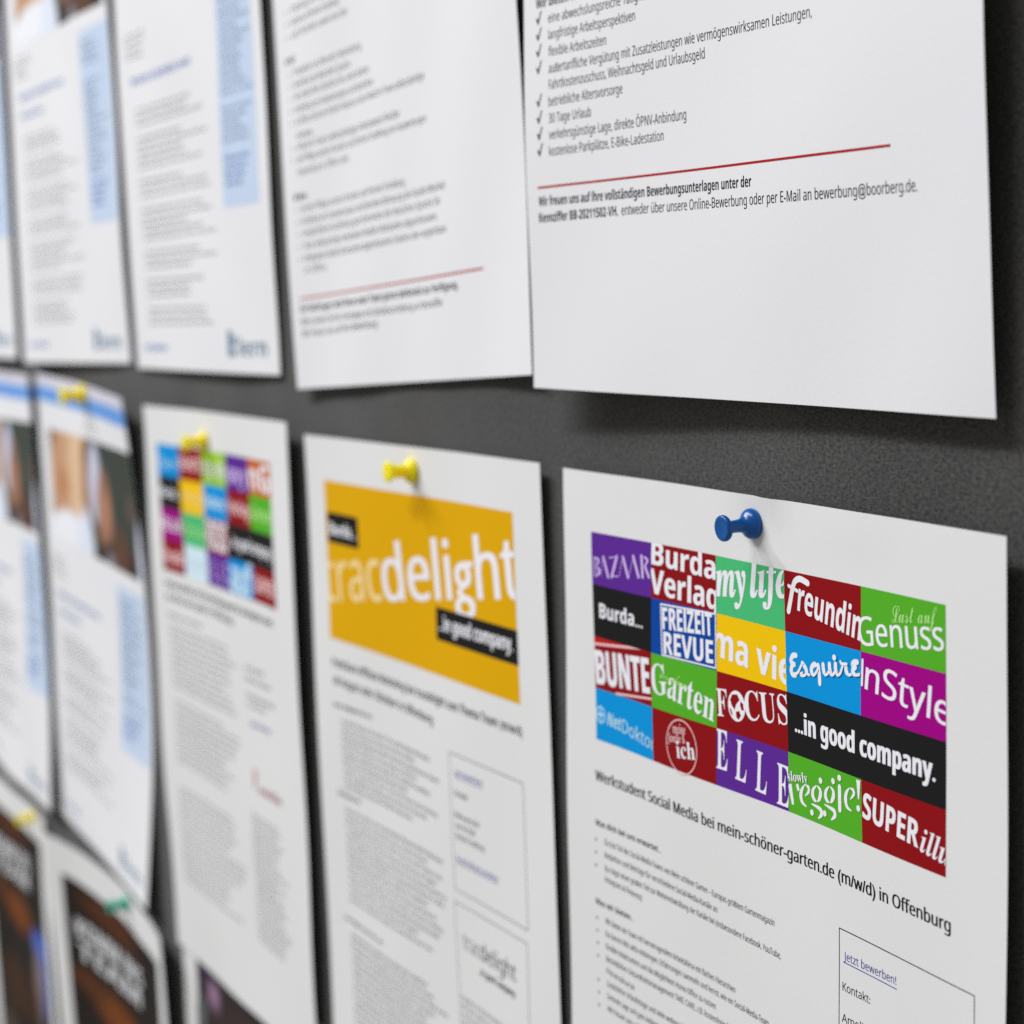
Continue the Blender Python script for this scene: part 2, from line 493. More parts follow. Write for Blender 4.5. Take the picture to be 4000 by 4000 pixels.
def logo_veggie(P, box):
    T2 = (0.25, 1.15, 1.5, 1.15, 0.25); T1 = (0.25, 1.05, 1.05, 0.25)
    strokes(P, box, 'white', [
        ([(120.2, 77.6), (121.75, 83.0)], (1.9, 1.0)), ([(123.88, 77.3), (124.25, 78.1)], 1.2),
        ([(127.32, 76.28), (125.97, 77.94), (125.48, 79.64), (126.1, 81.31), (128.18, 82.12)], T2), ([(127.51, 76.19), (129.02, 76.47), (129.19, 77.67), (127.46, 79.3)], T1),
        ([(132.98, 75.13), (131.35, 76.73), (131.17, 78.34), (131.98, 79.28), (133.02, 79.53)], T2), ([(133.16, 75.09), (134.71, 75.97), (134.8, 77.28), (134.15, 78.66), (133.28, 79.47)], T2),
        ([(130.46, 80.75), (133.08, 80.93), (134.85, 81.41), (135.1, 82.58), (133.59, 84.06)], (0.3, 0.9, 1.35, 1.35, 0.3)),
        ([(139.09, 73.98), (137.53, 75.55), (137.28, 77.16), (138.01, 78.11), (139.03, 78.42)], T2), ([(139.46, 73.89), (140.91, 74.78), (140.96, 76.2), (140.21, 77.59), (139.4, 78.34)], T2),
        ([(136.62, 79.43), (139.19, 79.71), (141.2, 80.13), (141.44, 81.4), (139.7, 82.92)], (0.3, 0.9, 1.35, 1.35, 0.3)),
        ([(143.95, 72.99), (143.86, 79.16)], 1.5), ([(148.52, 72.22), (147.14, 73.8), (146.68, 75.65), (147.31, 77.48), (149.33, 78.2)], T2), ([(148.69, 72.14), (150.29, 72.43), (150.46, 73.48), (148.83, 75.2)], T1),
        ([(152.63, 69.2), (152.64, 74.27)], (1.9, 0.5))])
    dots(P, 'white', ((135.05, 73.33), (141.02, 72.11), (143.98, 70.58), (130.72, 83.06), (136.77, 81.84), (152.47, 76.69)), 0.85)
    P.text("slowly", 'bs', 119.6, 76.8, 129.0, 75.4, 4.0, 'white', layer=1.7, res=3, clip=box)
def logo_bazaar(P, box):
    # narrow high-contrast capitals, only the thick strokes print
    strokes(P, box, 'lilac', [
        ([(19.2, 26.8), (19.4, 32.8)], 0.6), ([(19.6, 26.8), (21.7, 27.5), (20.3, 29.5)], (0.3, 1.2, 0.3)), ([(20.3, 29.6), (22.2, 30.8), (20.2, 32.7)], (0.3, 1.4, 0.3)),
        ([(24.7, 26.2), (27.4, 32.0)], 1.15), ([(32.6, 25.1), (29.5, 31.7)], 1.15), ([(36.1, 24.9), (38.9, 30.7)], 1.15), ([(41.8, 24.0), (44.7, 29.9)], 1.15), ([(46.3, 23.4), (47.0, 29.7)], 1.15),
        ([(47.4, 23.4), (49.5, 24.4), (47.9, 26.5)], (0.3, 1.1, 0.3)), ([(48.3, 26.4), (50.4, 29.3)], 1.0),
        ([(24.5, 26.4), (23.0, 32.3)], 0.22), ([(36.0, 25.3), (33.9, 31.2)], 0.22), ([(41.7, 24.4), (39.6, 30.4)], 0.22), ([(28.3, 25.9), (32.6, 25.2)], 0.35), ([(29.5, 31.6), (33.3, 31.1)], 0.35)])
def logo_slogan(P, box):
    P.text("...in good company.", 'b', 123.4, 62.4, 183.7, 62.7, 7.9, 'white', layer=1, res=4, clip=box, fat=0.05)
def logo_style(P, box):
    strokes(P, box, 'white', [([(154.55, 37.6), (154.3, 44.0)], 0.85)])
    P.text("nStyle", 'sm', 155.6, 44.8, 188.9, 48.2, 10.6, 'white', layer=1, res=4, clip=box)
def logo_esquire(P, box):
    strokes(P, box, 'white', [(p, 1.45) for p in (
        [(124.6, 41.3), (123.17, 41.57), (122.3, 42.62), (122.2, 43.3), (122.7, 43.8), (123.66, 43.88)], [(123.66, 43.88), (122.6, 44.53), (122.2, 45.62), (122.4, 46.5), (123.2, 46.9), (124.4, 46.6)],
        [(127.62, 42.98), (128.44, 43.52), (129.25, 44.23), (129.54, 45.16)], [(133.7, 42.3), (132.96, 42.4), (132.1, 43.21), (131.8, 44.1), (132.1, 44.9)], [(135.0, 42.3), (135.28, 43.58), (135.56, 45.34), (135.63, 47.0)],
        [(137.3, 41.7), (137.4, 42.63), (137.7, 43.6)], [(140.2, 41.1), (140.3, 42.14), (140.7, 43.3)], [(142.93, 40.6), (142.95, 41.69), (143.25, 42.7)], [(147.5, 40.4), (147.6, 41.4), (148.0, 42.0)],
        [(152.4, 38.5), (151.2, 38.7), (150.5, 39.3), (150.7, 39.7), (151.6, 39.89)], [(151.6, 39.95), (150.8, 40.5), (150.6, 41.2), (151.0, 41.7)])] +
        [(p, 0.8) for p in ([(124.4, 46.6), (125.71, 45.56), (127.09, 43.74), (127.62, 43.04)], [(129.54, 45.16), (128.81, 45.95), (127.77, 46.31), (126.95, 46.27), (126.85, 45.92), (127.58, 45.55)], [(129.54, 45.16), (130.26, 45.46), (130.97, 45.52)],
         [(132.1, 44.9), (132.92, 45.25), (133.95, 44.53), (134.88, 43.4)], [(137.7, 43.6), (138.39, 44.2), (139.4, 43.71), (140.21, 42.74)], [(140.7, 43.3), (141.39, 43.75), (142.19, 43.29), (143.0, 42.27)],
         [(143.25, 42.7), (143.97, 43.3), (145.17, 42.61), (145.87, 41.19), (146.38, 40.16)], [(148.0, 42.0), (148.88, 42.4), (149.86, 42.1)], [(151.0, 41.7), (151.99, 41.9), (154.4, 41.2)], [(145.3, 39.5), (145.79, 39.96), (147.17, 39.85), (148.0, 39.7)])])
    dots(P, 'white', ((142.6, 38.9),), 0.85, 0.8)

TILES = [
    (0, 0, 1, 'purple', "purple tile with narrow lilac capitals", logo_bazaar),
    (1, 0, 1, 'darkred', "dark red tile with two lines of bold white lettering",
     T(("Burda", 'bb', 51.6, 25.2, 85.3, 25.9, 9.6, 'white'), ("Verlag", 'bb', 50.9, 33.9, 86.4, 34.5, 10.4, 'white'))),
    (2, 0, 1, 'mint', "mint green tile with white italic lettering", logo_life),
    (3, 0, 1, 'darkred', "dark red tile with long-tailed white lettering", logo_freundin),
    (4, 0, 1, 'green', "green tile with thin white lettering", logo_genuss),
    (0, 1, 1, 'black', "small black tile with short white lettering", T(("Burda...", 'bb', 21.5, 45.7, 46.8, 45.4, 6.6, 'white'))),
    (1, 1, 1, 'royal', "royal blue tile with white outlined box", logo_freizeit),
    (2, 1, 1, 'yellow', "yellow tile with round white lettering", T(("ma vie", 'bb', 83.6, 47.6, 122.2, 50.4, 12.6, 'white'))),
    (3, 1, 1, 'cyan', "sky blue tile with white script", logo_esquire),
    (4, 1, 1, 'magenta', "magenta tile with white lettering", logo_style),
    (0, 2, 1, 'darkred', "red tile with tall bold capitals between white lines", logo_bunte),
    (1, 2, 1, 'green', "green tile with bold serif lettering", logo_garten),
    (2, 2, 1, 'darkred', "dark red tile with a globe in its lettering", logo_focus),
    (3, 2, 2, 'black', "long black tile with white slogan", logo_slogan),
    (0, 3, 1, 'cyan', "sky blue tile with pale lettering and a ringed cross", logo_net),
    (1, 3, 1, 'darkred', "dark red tile with a thin ring", logo_familie),
    (2, 3, 1, 'purple', "purple tile with four tall thin capitals", logo_elle),
    (3, 3, 1, 'green', "green tile with dotted white serif lettering", logo_veggie),
    (4, 3, 1, 'darkred', "red tile with bold capitals and italic ending",
     T(("SUPER", 'bb', 154.2, 78.6, 177.2, 80.8, 9.6, 'white'), ("illu", 'bi', 178.0, 81.3, 189.4, 82.6, 9.0, 'white'))),
]
for c, r, cw, g, lab, fn in TILES: tile(None, S1, n1, g, cell(c, r, cw), lab, fn)

P = Print()
P.text("Werkstudent Social Media bei mein-schöner-garten.de (m/w/d) in Offenburg", 'sm', 16.8, 98.9, 189.6, 98.6, 4.75, res=4, fat=0.056)
P.build("headline", S1, n1)
P = Print(); sz = 2.68
P.text("Was dich bei uns erwartet...", 'b', 16.6, 113.5, 54.4, 113.6, sz, res=3)
for s_, v_, u_ in (("Du bist Teil des Social-Media-Teams von Mein schöner Garten – Europas größtem Gartenmagazin", 119.0, 113.2),
                   ("Redaktion und Beiträge für verschiedene Social-Media-Kanäle an", 123.2, 84.7),
                   ("Du trägst einen großen Teil zur Weiterentwicklung der Kanäle bei (insbesondere Facebook, YouTube,", 127.5, 116.2),
                   ("Instagram & Pinterest)", 131.0, 43.2)):
    P.text(s_, 's', 22.0, v_ - .2, u_, v_ + .5, sz, res=3)
P.text("Was wir bieten...", 'b', 16.2, 139.5, 38.5, 139.4, sz, res=3)
for s_, v_, u_ in (("Wir bieten ein Team mit hervorragendem Arbeitsklima mit flachen Hierarchien", 144.9, 93.0),
                   ("Du kannst dich aktiv einbringen, Erfahrungen sammeln und lernst, wie ein Social-Media-Team", 149.1, 110.0),
                   ("Flexible Arbeitszeiten und die Möglichkeit Home-Office zu nutzen", 153.3, 82.4),
                   ("Betriebliches Gesundheitsmanagement TAKE CARE, z.B. kostenfreie Sport- und", 157.4, 98.0),
                   ("Fitnesskurse", 161.4, 38.4),
                   ("Zusätzliche Urlaubstage und viele weitere Vorteile für alle im Team", 165.6, 88.0),
                   ("Zentrale Lage und gute Anbindung mit Bus und Bahn", 169.8, 72.0),
                   ("Wir freuen uns auf deine Bewerbung und darauf dich kennenzulernen", 174.0, 92.0)):
    P.text(s_, 's', 22.0, v_ - .3, u_, v_ + .4, sz, res=3)
rnd = random.Random(3)
paragraph(P, 22.0, [(182 + 4.2 * i, 80 + rnd.random() * 30) for i in range(22)], sz, rnd=rnd)
for v_ in (118.2, 122.4, 126.7, 144.1, 148.3, 152.5, 156.7, 164.8, 169.0, 173.2): P.disc(16.9, v_, 0.55, 0, 'gray', 10)
P.build("body_text", S1, n1)
P = Print(); P.frame(142.5, 111.3, 198.8, 215, 0.28, 0, 'k')
bx = P.build("contact_box", S1, n1)
P = Print(); P.text("Jetzt bewerben!", 's', 144.6, 119.5, 167.2, 119.1, 3.2, 'blue', res=4); P.rect(144.5, 120.05, 167.4, 120.3, 0, 'blue')
P.build("link_text", S1, n1, parent=bx)
P = Print(); P.text("Kontakt:", 's', 144.1, 128.0, 155.9, 127.9, 3.3, res=4); P.text("Ameli", 's', 143.9, 136.6, 152.9, 136.4, 3.3, res=4)
P.build("contact_text", S1, n1, parent=bx)

# ================================================================== lower row: notice with the mustard banner
S2 = Sheet([-219.3, -0.567, 0.007, 2.44, 1.0, 1.3, 2.35, 1.6, 0.6, 0, 0], dents=((106, 9, 9, 9, -0.5),))
n2 = notice(S2, "white notice with a mustard yellow banner, held by a yellow push pin", material=M_WARM)
P = Print(); P.rect(17.9, 18.1, 188.1, 84.5, 0, 'mustard')
bn = P.build("banner", S2, n2)
P = Print()
bxx = (17.9, 18.1, 188.1, 84.5)
P.text("trac", 's', 15.0, 69.6, 73.0, 62.4, 30.5, 'cream', layer=1, res=4, clip=bxx, fat=0.012)
P.text("deli\x01ht", 's', 75.6, 62.1, 192.5, 47.3, 30.5, 'white', layer=1, res=4, clip=bxx, fat=0.045)
P.build("lettering", S2, n2, parent=bn)
P = Print(); P.rect(19.6, 31.2, 52.0, 43.8, 1.6, 'black'); P.text("Burda...", 'bb', 22.0, 40.4, 49.6, 40.2, 7.0, 'white', layer=2.4, res=3)
P.build("black_tab", S2, n2, parent=bn)
P = Print(); P.rect(121.3, 58.7, 188.12, 71.0, 1.6, 'black'); P.text("...in good company.", 'bb', 123.6, 67.0, 184.5, 66.6, 7.6, 'white', layer=2.4, res=3)
P.build("black_tab", S2, n2, parent=bn)
P = Print()
P.text("Praktikum Affiliate Marketing bei tracdelight zum Thema Team (m/w/d)", 'b', 19.3, 96.2, 188.6, 95.7, 5.0, res=3)
P.text("ab August oder Oktober in Offenburg", 'b', 19.6, 103.6, 115.3, 104.4, 5.0, res=3)
P.build("headline", S2, n2)
P = Print(); rnd = random.Random(5); sz = 2.7
P.text("Deine Aufgaben bei uns:", 'b', 19.2, 113.4, 56, 112.9, sz, res=2)
ends = (111, 96, 119, 97.6, 109.7, 88, 116, 106, 92)
paragraph(P, 25.6, [(119.6 + 3.42 * i, ends[i]) for i in range(9)], sz, 'text', rnd=rnd)
P.text("Das bringst du mit:", 'b', 18.6, 151.3, 41, 151.3, sz)
ends = (119, 104, 117.9, 112, 120.4, 118.5, 103, 110, 115.6, 111.9, 93, 105.1)
paragraph(P, 24.8, [(157.6 + 3.5 * i, ends[i]) for i in range(12)], sz, 'text', rnd=rnd)
P.text("Das bieten wir dir an:", 'b', 18.4, 205.8, 59, 206.2, sz)
paragraph(P, 24.4, [(212 + 3.5 * i, 95 + rnd.random() * 25) for i in range(18)], sz, 'text', rnd=rnd)
P.build("body_text", S2, n2)
P = Print(); P.frame(129.0, 112.1, 187.6, 164.6, 0.3, 0, 'k')
bx = P.build("contact_box", S2, n2)
P = Print(); P.text("Jetzt bewerben!", 's', 133.4, 120, 155.6, 119.9, 3.2, 'blue'); P.rect(133.4, 120.6, 155.6, 120.9, 0, 'blue')
P.build("link_text", S2, n2, parent=bx)
P = Print(); P.text("Ausschreibung ansehen", 's', 131.5, 152.9, 164.9, 153, 3.2, 'blue'); P.rect(131.5, 153.5, 164.9, 153.8, 0, 'blue')
P.build("link_text", S2, n2, parent=bx)
P = Print(); rnd = random.Random(9)
P.text("Kontakt:", 's', 132.8, 127.9, 143.6, 127.9, 3.2)
for v_, u_ in ((136.1, 152.1), (140.2, 148), (144.2, 155)): P.text(copy_line(u_ - 132, 3, rnd), 's', 132, v_, u_, v_, 3.1)
P.build("contact_text", S2, n2, parent=bx)
P = Print(); P.frame(127.8, 169.3, 186.8, 284, 0.3, 0, 'k')
bx = P.build("info_box", S2, n2)
P = Print(); P.text("trac", 's', 133.6, 186.2, 147.6, 186.2, 9.0, 'gray'); P.text("delight", 's', 148.2, 186.2, 177.0, 186.2, 9.0, 'k')
P.text("...in good company.", 'bb', 146, 192.2, 176.4, 192.2, 3.6, 'k')
P.build("small_logo", S2, n2, parent=bx)
P = Print(); paragraph(P, 129.6, [(207 + 3.2 * i, 165 + rnd.random() * 18) for i in range(14)], 2.5, 'text', rnd=rnd)
P.build("info_text", S2, n2, parent=bx)

# ================================================================== lower row: blurred notice with the small logo grid
S3 = Sheet([-441.2, 3.607, 0.003, 3.951, 3.982, 0.3, 5.426, 4.349, 3.91, 0.863, 0], h=290, base=1.5, dents=((90, 14, 9, 9, -0.4),))
n3 = notice(S3, "blurred white notice with its own small colour grid, left of the mustard banner notice", material=M_WARM)
def cell3(c, r, cw=1): return (18.2 + c * 33.3, 18.8 + r * 16.45, 18.2 + (c + cw) * 33.3, 18.8 + (r + 1) * 16.45)
T3 = [(0, 0, 1, 'cyan', 'palecyan', "Esquire", 'bsc', 8), (1, 0, 1, 'darkred', 'palepink', "BUNTE", 'bb', 9), (2, 0, 1, 'lime', 'white', "ma vie", 'b', 13), (3, 0, 1, 'purple', 'lilac', "my", 'bs', 14), (4, 0, 1, 'orange', 'white', "nG", 'bb', 17),
      (0, 1, 1, 'black', 'white', "Burda...", 'bb', 6.6), (1, 1, 1, 'yellow', 'cream', "InStyle", 's', 8), (2, 1, 1, 'cyan', 'palesky', "Doktor", 'b', 8), (3, 1, 1, 'darkred', 'palepink', "Verlag", 'bb', 9), (4, 1, 1, 'green', 'palegreen', "Garten", 'b', 9),
      (0, 2, 1, 'magenta', 'white', "ELLE", 'bb', 8), (1, 2, 1, 'mint', 'palegreen', "Genuss", 's', 10), (2, 2, 1, 'darkred', 'white', "FOCUS", 'bb', 20), (3, 2, 2, 'black', 'white', "...in good company.", 'bb', 7.6),
      (0, 3, 1, 'darkred', 'palepink', "freundin", 'bb', 10), (1, 3, 1, 'palesky', 'skyband', "Lust", 's', 10), (2, 3, 1, 'purple', 'lilac', "E L L E", 's', 13), (3, 3, 1, 'cyan', 'palesky', "auf", 'bb', 22), (4, 3, 1, 'darkred', 'palepink', "SUPER", 'bb', 10)]
for c, r, cw, g, ik, tx, st, sz in T3:
    bx3 = cell3(c, r, cw)
    def fn(Pn, box, ik=ik, tx=tx, st=st, sz=sz):
        mid = (box[1] + box[3]) / 2 + sz * .34
        Pn.text(tx, st, box[0] + 2, mid, box[2] - 2, mid, sz, ik, layer=1, res=2, clip=box)
    tile(None, S3, n3, g, bx3, None, fn)
P = Print()
P.text("Praktikum Redaktion und Community Management für alle Magazine (m/w/d)", 'b', 19, 93.0, 176.8, 93.6, 5.0)
P.text("ab sofort oder später in Offenburg", 'b', 19, 99.8, 120, 100.2, 5.0)
P.build("headline", S3, n3)
P = Print(); rnd = random.Random(11); sz = 2.6
P.text("Was dich bei uns erwartet", 'b', 20, 108.4, 72, 108.4, sz)
paragraph(P, 22, [(114 + 3.5 * i, 95 + rnd.random() * 28) for i in range(10)], sz, 'gray', rnd=rnd)
paragraph(P, 22, [(154 + 3.5 * i, 95 + rnd.random() * 25) for i in range(10)], sz, 'gray', rnd=rnd)
paragraph(P, 22, [(200 + 3.5 * i, 85 + rnd.random() * 35) for i in range(15)], sz, 'gray', rnd=rnd)
P.build("body_text", S3, n3)
P = Print()
for v_, u_ in ((119, 160), (124, 168), (132, 172), (136, 160)): P.text(copy_line(u_ - 134, 2.8, rnd), 's', 134, v_, u_, v_, 2.8)
paragraph(P, 134, [(189 + 2.9 * i, 165 + rnd.random() * 18) for i in range(22)], 2.4, 'gray', rnd=rnd)
P.build("side_text", S3, n3)
P = Print(); P.text("Jetzt bewerben!", 'b', 138, 145, 166, 144.6, 3.2, 'blue')
P.build("link_text", S3, n3)
P = Print(); P.text("F", 'bs', 139.5, 174.5, 145.5, 174.5, 13, 'red'); P.text("amilie", 'bs', 146.5, 175.5, 178, 175.5, 6.4, 'darkred')
P.build("small_logo", S3, n3)

# ================================================================== notices of the blue striped kind
def mixc(a, b, t): return tuple(x * (1 - t) + y * t for x, y in zip(a, b))
def blob_field(base, blobs):
    base = ink_rgb(*base); bl = [(b[:5], ink_rgb(*b[5])) for b in blobs]
    def f(u, v):
        c = base
        for (cu, cv, ru, rv, soft), col in bl:
            d = math.sqrt(((u - cu) / ru) ** 2 + ((v - cv) / rv) ** 2)
            t = min(1.0, max(0.0, (1 + soft - d) / (2 * soft)))
            t = t * t * (3 - 2 * t)
            c = mixc(c, col, t)
        return c
    return f
def portrait_colors(dv=0.0):
    # two people side by side before a dark green wall: left one in a white shirt, right one in a dark jacket
    b = [(30, 40, 14, 12, .25, (92, 66, 46)), (26, 66, 10, 22, .3, (120, 86, 56)), (58, 62, 36, 36, .2, (190, 148, 116)), (84, 58, 22, 40, .25, (212, 180, 146)), (50, 64, 14, 10, .5, (182, 128, 94)),
         (104, 44, 9, 12, .3, (110, 78, 46)), (100, 70, 7, 28, .3, (150, 110, 80)),
         (60, 102, 52, 22, .12, (226, 228, 240)), (96, 100, 16, 26, .2, (214, 220, 240)),
         (121, 56, 13, 24, .2, (196, 198, 216)), (138, 74, 15, 28, .25, (150, 108, 86)), (142, 70, 8, 12, .5, (176, 126, 98)),
         (168, 108, 58, 22, .18, (52, 44, 40)), (150, 104, 14, 11, .4, (140, 134, 142)), (168, 92, 18, 16, .4, (92, 66, 54)), (196, 62, 6, 8, .5, (104, 84, 76)),
         (212, 92, 10, 26, .2, (214, 216, 232))]
    b = [(x[0], x[1] + dv, *x[2:]) for x in b]
    return blob_field((62, 68, 62), b)
def photo_panel(Sh, root, u0, v0, u1, v1, colors, name="photo", slant=0.0):
    P = Print()
    P.quad((u0, v0), (u1, v0 - slant), (u1, v1 + slant * 0.4), (u0, v1), 0, 'photo', step=1.6)
    return P.build(name, Sh, root, colors=colors)
def striped_notice(Sh, label, header=True, photo=True, band=(152, 112, 207, 205), seed=1, logo_v=288.5, dv=0.0, heading_v=None):
    n = notice(Sh, label, material=M_PAPER)
    if header:
        P = Print(); P.rect(0.2, 0.2, 209.8, 7.0, 0, 'header'); P.build("header_strip", Sh, n)
        P = Print(); P.rect(0.2, 7.0, 209.8, 16.4, 0, 'stripe'); P.build("blue_stripe", Sh, n)
    if photo: photo_panel(Sh, n, 22, 33 + dv, 209.8, 100 + dv, portrait_colors(dv), slant=3)
    P = Print(); P.rect(*band, 0, 'skyband')
    bo = P.build("side_band", Sh, n)
    rnd = random.Random(seed)
    P = Print()
    v = band[1] + 8
    while v < band[3] - 26:
        if rnd.random() < .86: P.text(copy_line(34, 2.8, rnd), 's', band[0] + 4, v, band[0] + 24 + rnd.random() * 20, v, 2.8, 'navy', layer=1, res=1)
        v += 3.5
    for k in range(4): P.text(copy_line(34, 3.0, rnd), 'b', band[0] + 4, band[3] - 21 + 3.8 * k, band[0] + 36 - 3 * k, band[3] - 21 + 3.8 * k, 3.0, 'midblue', layer=1, res=1)
    P.build("band_text", Sh, n, parent=bo)
    hv = heading_v or 138
    P = Print(); P.text("Mitarbeiter im Kundendienst (m/w/d)", 'b', 22, hv, 116, hv, 5.6, 'midblue', res=1)
    if not heading_v: P.text("in Teilzeit oder Vollzeit", 'b', 22, hv + 11, 72, hv + 11, 5.2, 'midblue', res=1)
    P.build("headline", Sh, n)
    P = Print()
    vv = hv + 14 if heading_v else hv + 24
    while vv < logo_v - 20:
        k = rnd.choice((3, 4, 5))
        for _ in range(k):
            if vv > logo_v - 14: break
            P.text(copy_line(100, 2.7, rnd), 's', 27, vv, 90 + rnd.random() * 50, vv, 2.7, 'gray', res=1); vv += 3.6
        vv += 3.5
    for k in range(4): P.text(copy_line(30, 3, rnd), 's', 14, hv - 16 + 3.6 * k - 8, 34 + rnd.random() * 16, hv - 24 + 3.6 * k, 2.8, 'gray', res=1)
    P.build("body_text", Sh, n)
    P = Print(); P.text("Jetzt bewerben", 'b', 16, logo_v - 1, 55, logo_v - 1, 5.0, 'midblue', res=1)
    P.build("footer_link", Sh, n)
    P = Print(); P.rect(148.5, logo_v - 11, 155, logo_v + 1, 0, 'slate'); P.rect(155.02, logo_v - 8, 159, logo_v - 4.4, 0, 'slate'); P.rect(155.02, logo_v - 2, 158, logo_v + 1, 0, 'slate')
    P.text("lern", 'bb', 162, logo_v + .6, 196, logo_v + .6, 11.5, 'slate', res=1)
    P.build("footer_logo", Sh, n)
    return n

S4 = Sheet([-673.4678, 14.9207, -0.0393, 1.9537, -0.6, -0.0564, 9.7607, -9.5, 7.6, 1.3152, 0], h=284)
striped_notice(S4, "notice with portrait photo and blue stripe, left of the small colour grid notice", band=(154, 110, 206, 206), seed=21, logo_v=275)
SL = Sheet([-889.0191, 12.9312, 0.003, 0, 0, -0.4, 6.4031, 1.6154, 7.4258, 5.0, 0], h=281)
striped_notice(SL, "notice with blue stripe and portrait photo, cut off by the left picture edge", band=(154, 108, 209, 208), seed=22, logo_v=272)

# ================================================================== upper row
S6 = Sheet([-459.034, 319.543, 0.006, 1.616, 0.868, -2.0, 0.777, -1.2, -1.354, 0, 0], base=4.0)
striped_notice(S6, "white sheet with long pale blue side band, left of the tilted red-line sheet", header=True, photo=True,
               band=(152, 94, 198, 222), seed=31, dv=-12, heading_v=153)
S7 = Sheet([-687.147, 318.465, 0.015, 0.437, 2.41, 3.608, 0.574, -1.443, -2.2, 0, 0], base=4.0)
striped_notice(S7, "white sheet showing the lower end of a photo at the top edge, upper row", header=True, photo=True, band=(155, 115, 207, 220), seed=32, dv=5)
S8 = Sheet([-924.278, 319.504, 0.004, 0, 0, 0.03, -0.548, 0.125, 0.55, 0.367, 0], base=4.0)
striped_notice(S8, "sliver of white sheet with blue band, left edge of the upper row", band=(152, 110, 208, 219), seed=33, dv=5)

S5 = Sheet([-235.7633, 315.3775, 0.0526, 4.0833, 4.5309, 4.0151, 3.2564, 0.7047, 3.2955, 0, 0])
n5 = notice(S5, "white text sheet hanging tilted with a pale red line, beside the check mark sheet")
P = Print(); rnd = random.Random(41); sz = 3.9
for v, a, b in ((143.9, 17.8, 71.4), (149, 17, 64), (154.2, 16.8, 71.3), (165.2, 17.5, 17.9), (169.2, 17, 81.1), (174.2, 16.8, 70.4), (179, 16.8, 87.6), (184.2, 16.8, 90.7), (189.2, 16.6, 135.1), (194.9, 17.2, 32.3),
                (199.4, 16.4, 112.5), (204.3, 16.4, 134.8), (209.6, 16, 63.1), (224.5, 16.8, 113.6), (229.6, 16.4, 148.5), (234.5, 16.4, 143.4), (239.7, 16.4, 140), (244.8, 15.8, 147.4), (249.6, 15.6, 35.4)):
    if b - a > 2: P.text(copy_line(b - a, sz, rnd), 's', a, v, b, v, sz, 'soft')
P.text("Ihr Profil", 'b', 9.3, 163.9, 18.5, 163.9, sz); P.text("Wir bieten", 'b', 10.2, 219.5, 22.2, 219.5, sz)
for v in (143.9, 149, 154.2, 169.2, 174.2, 179, 184.2, 189.2, 199.4, 204.3, 224.5, 229.6, 234.5, 239.7, 244.8): P.disc(12.0, v - 1.1, 0.6, 0, 'k', 10)
P.build("list_text", S5, n5)
P = Print(); P.rect(9.0, 259.4, 174.7, 260.1, 0, 'red'); P.build("red_rule", S5, n5)
P = Print()
P.text("Für Rückfragen steht Ihnen unser Team gerne telefonisch zur Verfügung.", 'b', 8.8, 265.3, 154.6, 265.2, sz)
P.text("Bitte senden Sie Ihre Unterlagen mit Gehaltsvorstellung an Kennziffer", 's', 8.8, 270.6, 141.5, 270.5, sz, 'text')
P.text("Wir freuen uns auf Ihre Bewerbung", 's', 8.8, 275.6, 82.4, 275, sz)
P.build("closing_text", S5, n5)

S9 = Sheet([4.0452, 323.322, -0.0047, 3.062, 7.1401, 6.3772, -1.2392, 8.8819, 0.3, 0.3296, 0], base=5.0)
n9 = notice(S9, "large white sheet with check mark list above a red line, upper right")
P = Print()
for s_, u0, v0, u1, v1 in (("eine abwechslungsreiche Tätigkeit", 14.04, 184.78, 69.22, 184.89), ("langfristige Arbeitsperspektiven", 14.03, 189.76, 61.66, 190.02), ("flexible Arbeitszeiten", 14.14, 194.85, 46.06, 195.02),
                           ("außertarifliche Vergütung mit Zusatzleistungen wie vermögenswirksamen Leistungen,", 14.24, 199.93, 144.01, 199.74), ("Fahrtkostenzuschuss, Weihnachtsgeld und Urlaubsgeld", 14.23, 204.81, 95.86, 204.49),
                           ("betriebliche Altersvorsorge", 14.02, 209.90, 54.00, 209.75), ("30 Tage Urlaub", 13.91, 214.98, 37.23, 214.97), ("verkehrsgünstige Lage, direkte ÖPNV-Anbindung", 13.90, 219.96, 86.02, 219.95),
                           ("kostenlose Parkplätze, E-Bike-Ladestation", 13.79, 224.95, 74.37, 224.79)):
    P.text(s_, 's', u0, v0, u1, v1, 4.0, 'text', res=4)
P.text("Wir bieten Ihnen:", 'b', 7.01, 179.64, 37.76, 179.86, 4.0, res=3)
P.build("list_text", S9, n9)
for v in (184.54, 189.43, 194.41, 199.50, 209.57, 214.66, 219.64, 224.63):
    P = Print()
    P.blob([(6.98, v - 1.7), (7.68, v - 2.0), (8.28, v - 1.0), (9.68, v - 3.9), (10.28, v - 3.9), (8.48, v + .1), (7.98, v + .1)], 0, 'k')
    P.build("check_mark", S9, n9)
P = Print(); P.quad((6.49, 234.00), (174.93, 233.23), (174.93, 233.88), (6.49, 234.65), 0, 'red'); P.build("red_rule", S9, n9)
P = Print()
P.text("Wir freuen uns auf Ihre vollständigen Bewerbungsunterlagen unter der", 'b', 6.69, 239.98, 117.00, 240.01, 4.0, res=4)
P.text("Kennziffer BB-20211502-VH,", 'b', 6.48, 245.07, 50.23, 244.73, 4.0, res=4)
P.text("entweder über unsere Online-Bewerbung oder per E-Mail an bewerbung@boorberg.de.", 's', 52.17, 244.73, 184.48, 244.85, 4.0, res=4)
P.build("closing_text", S9, n9)

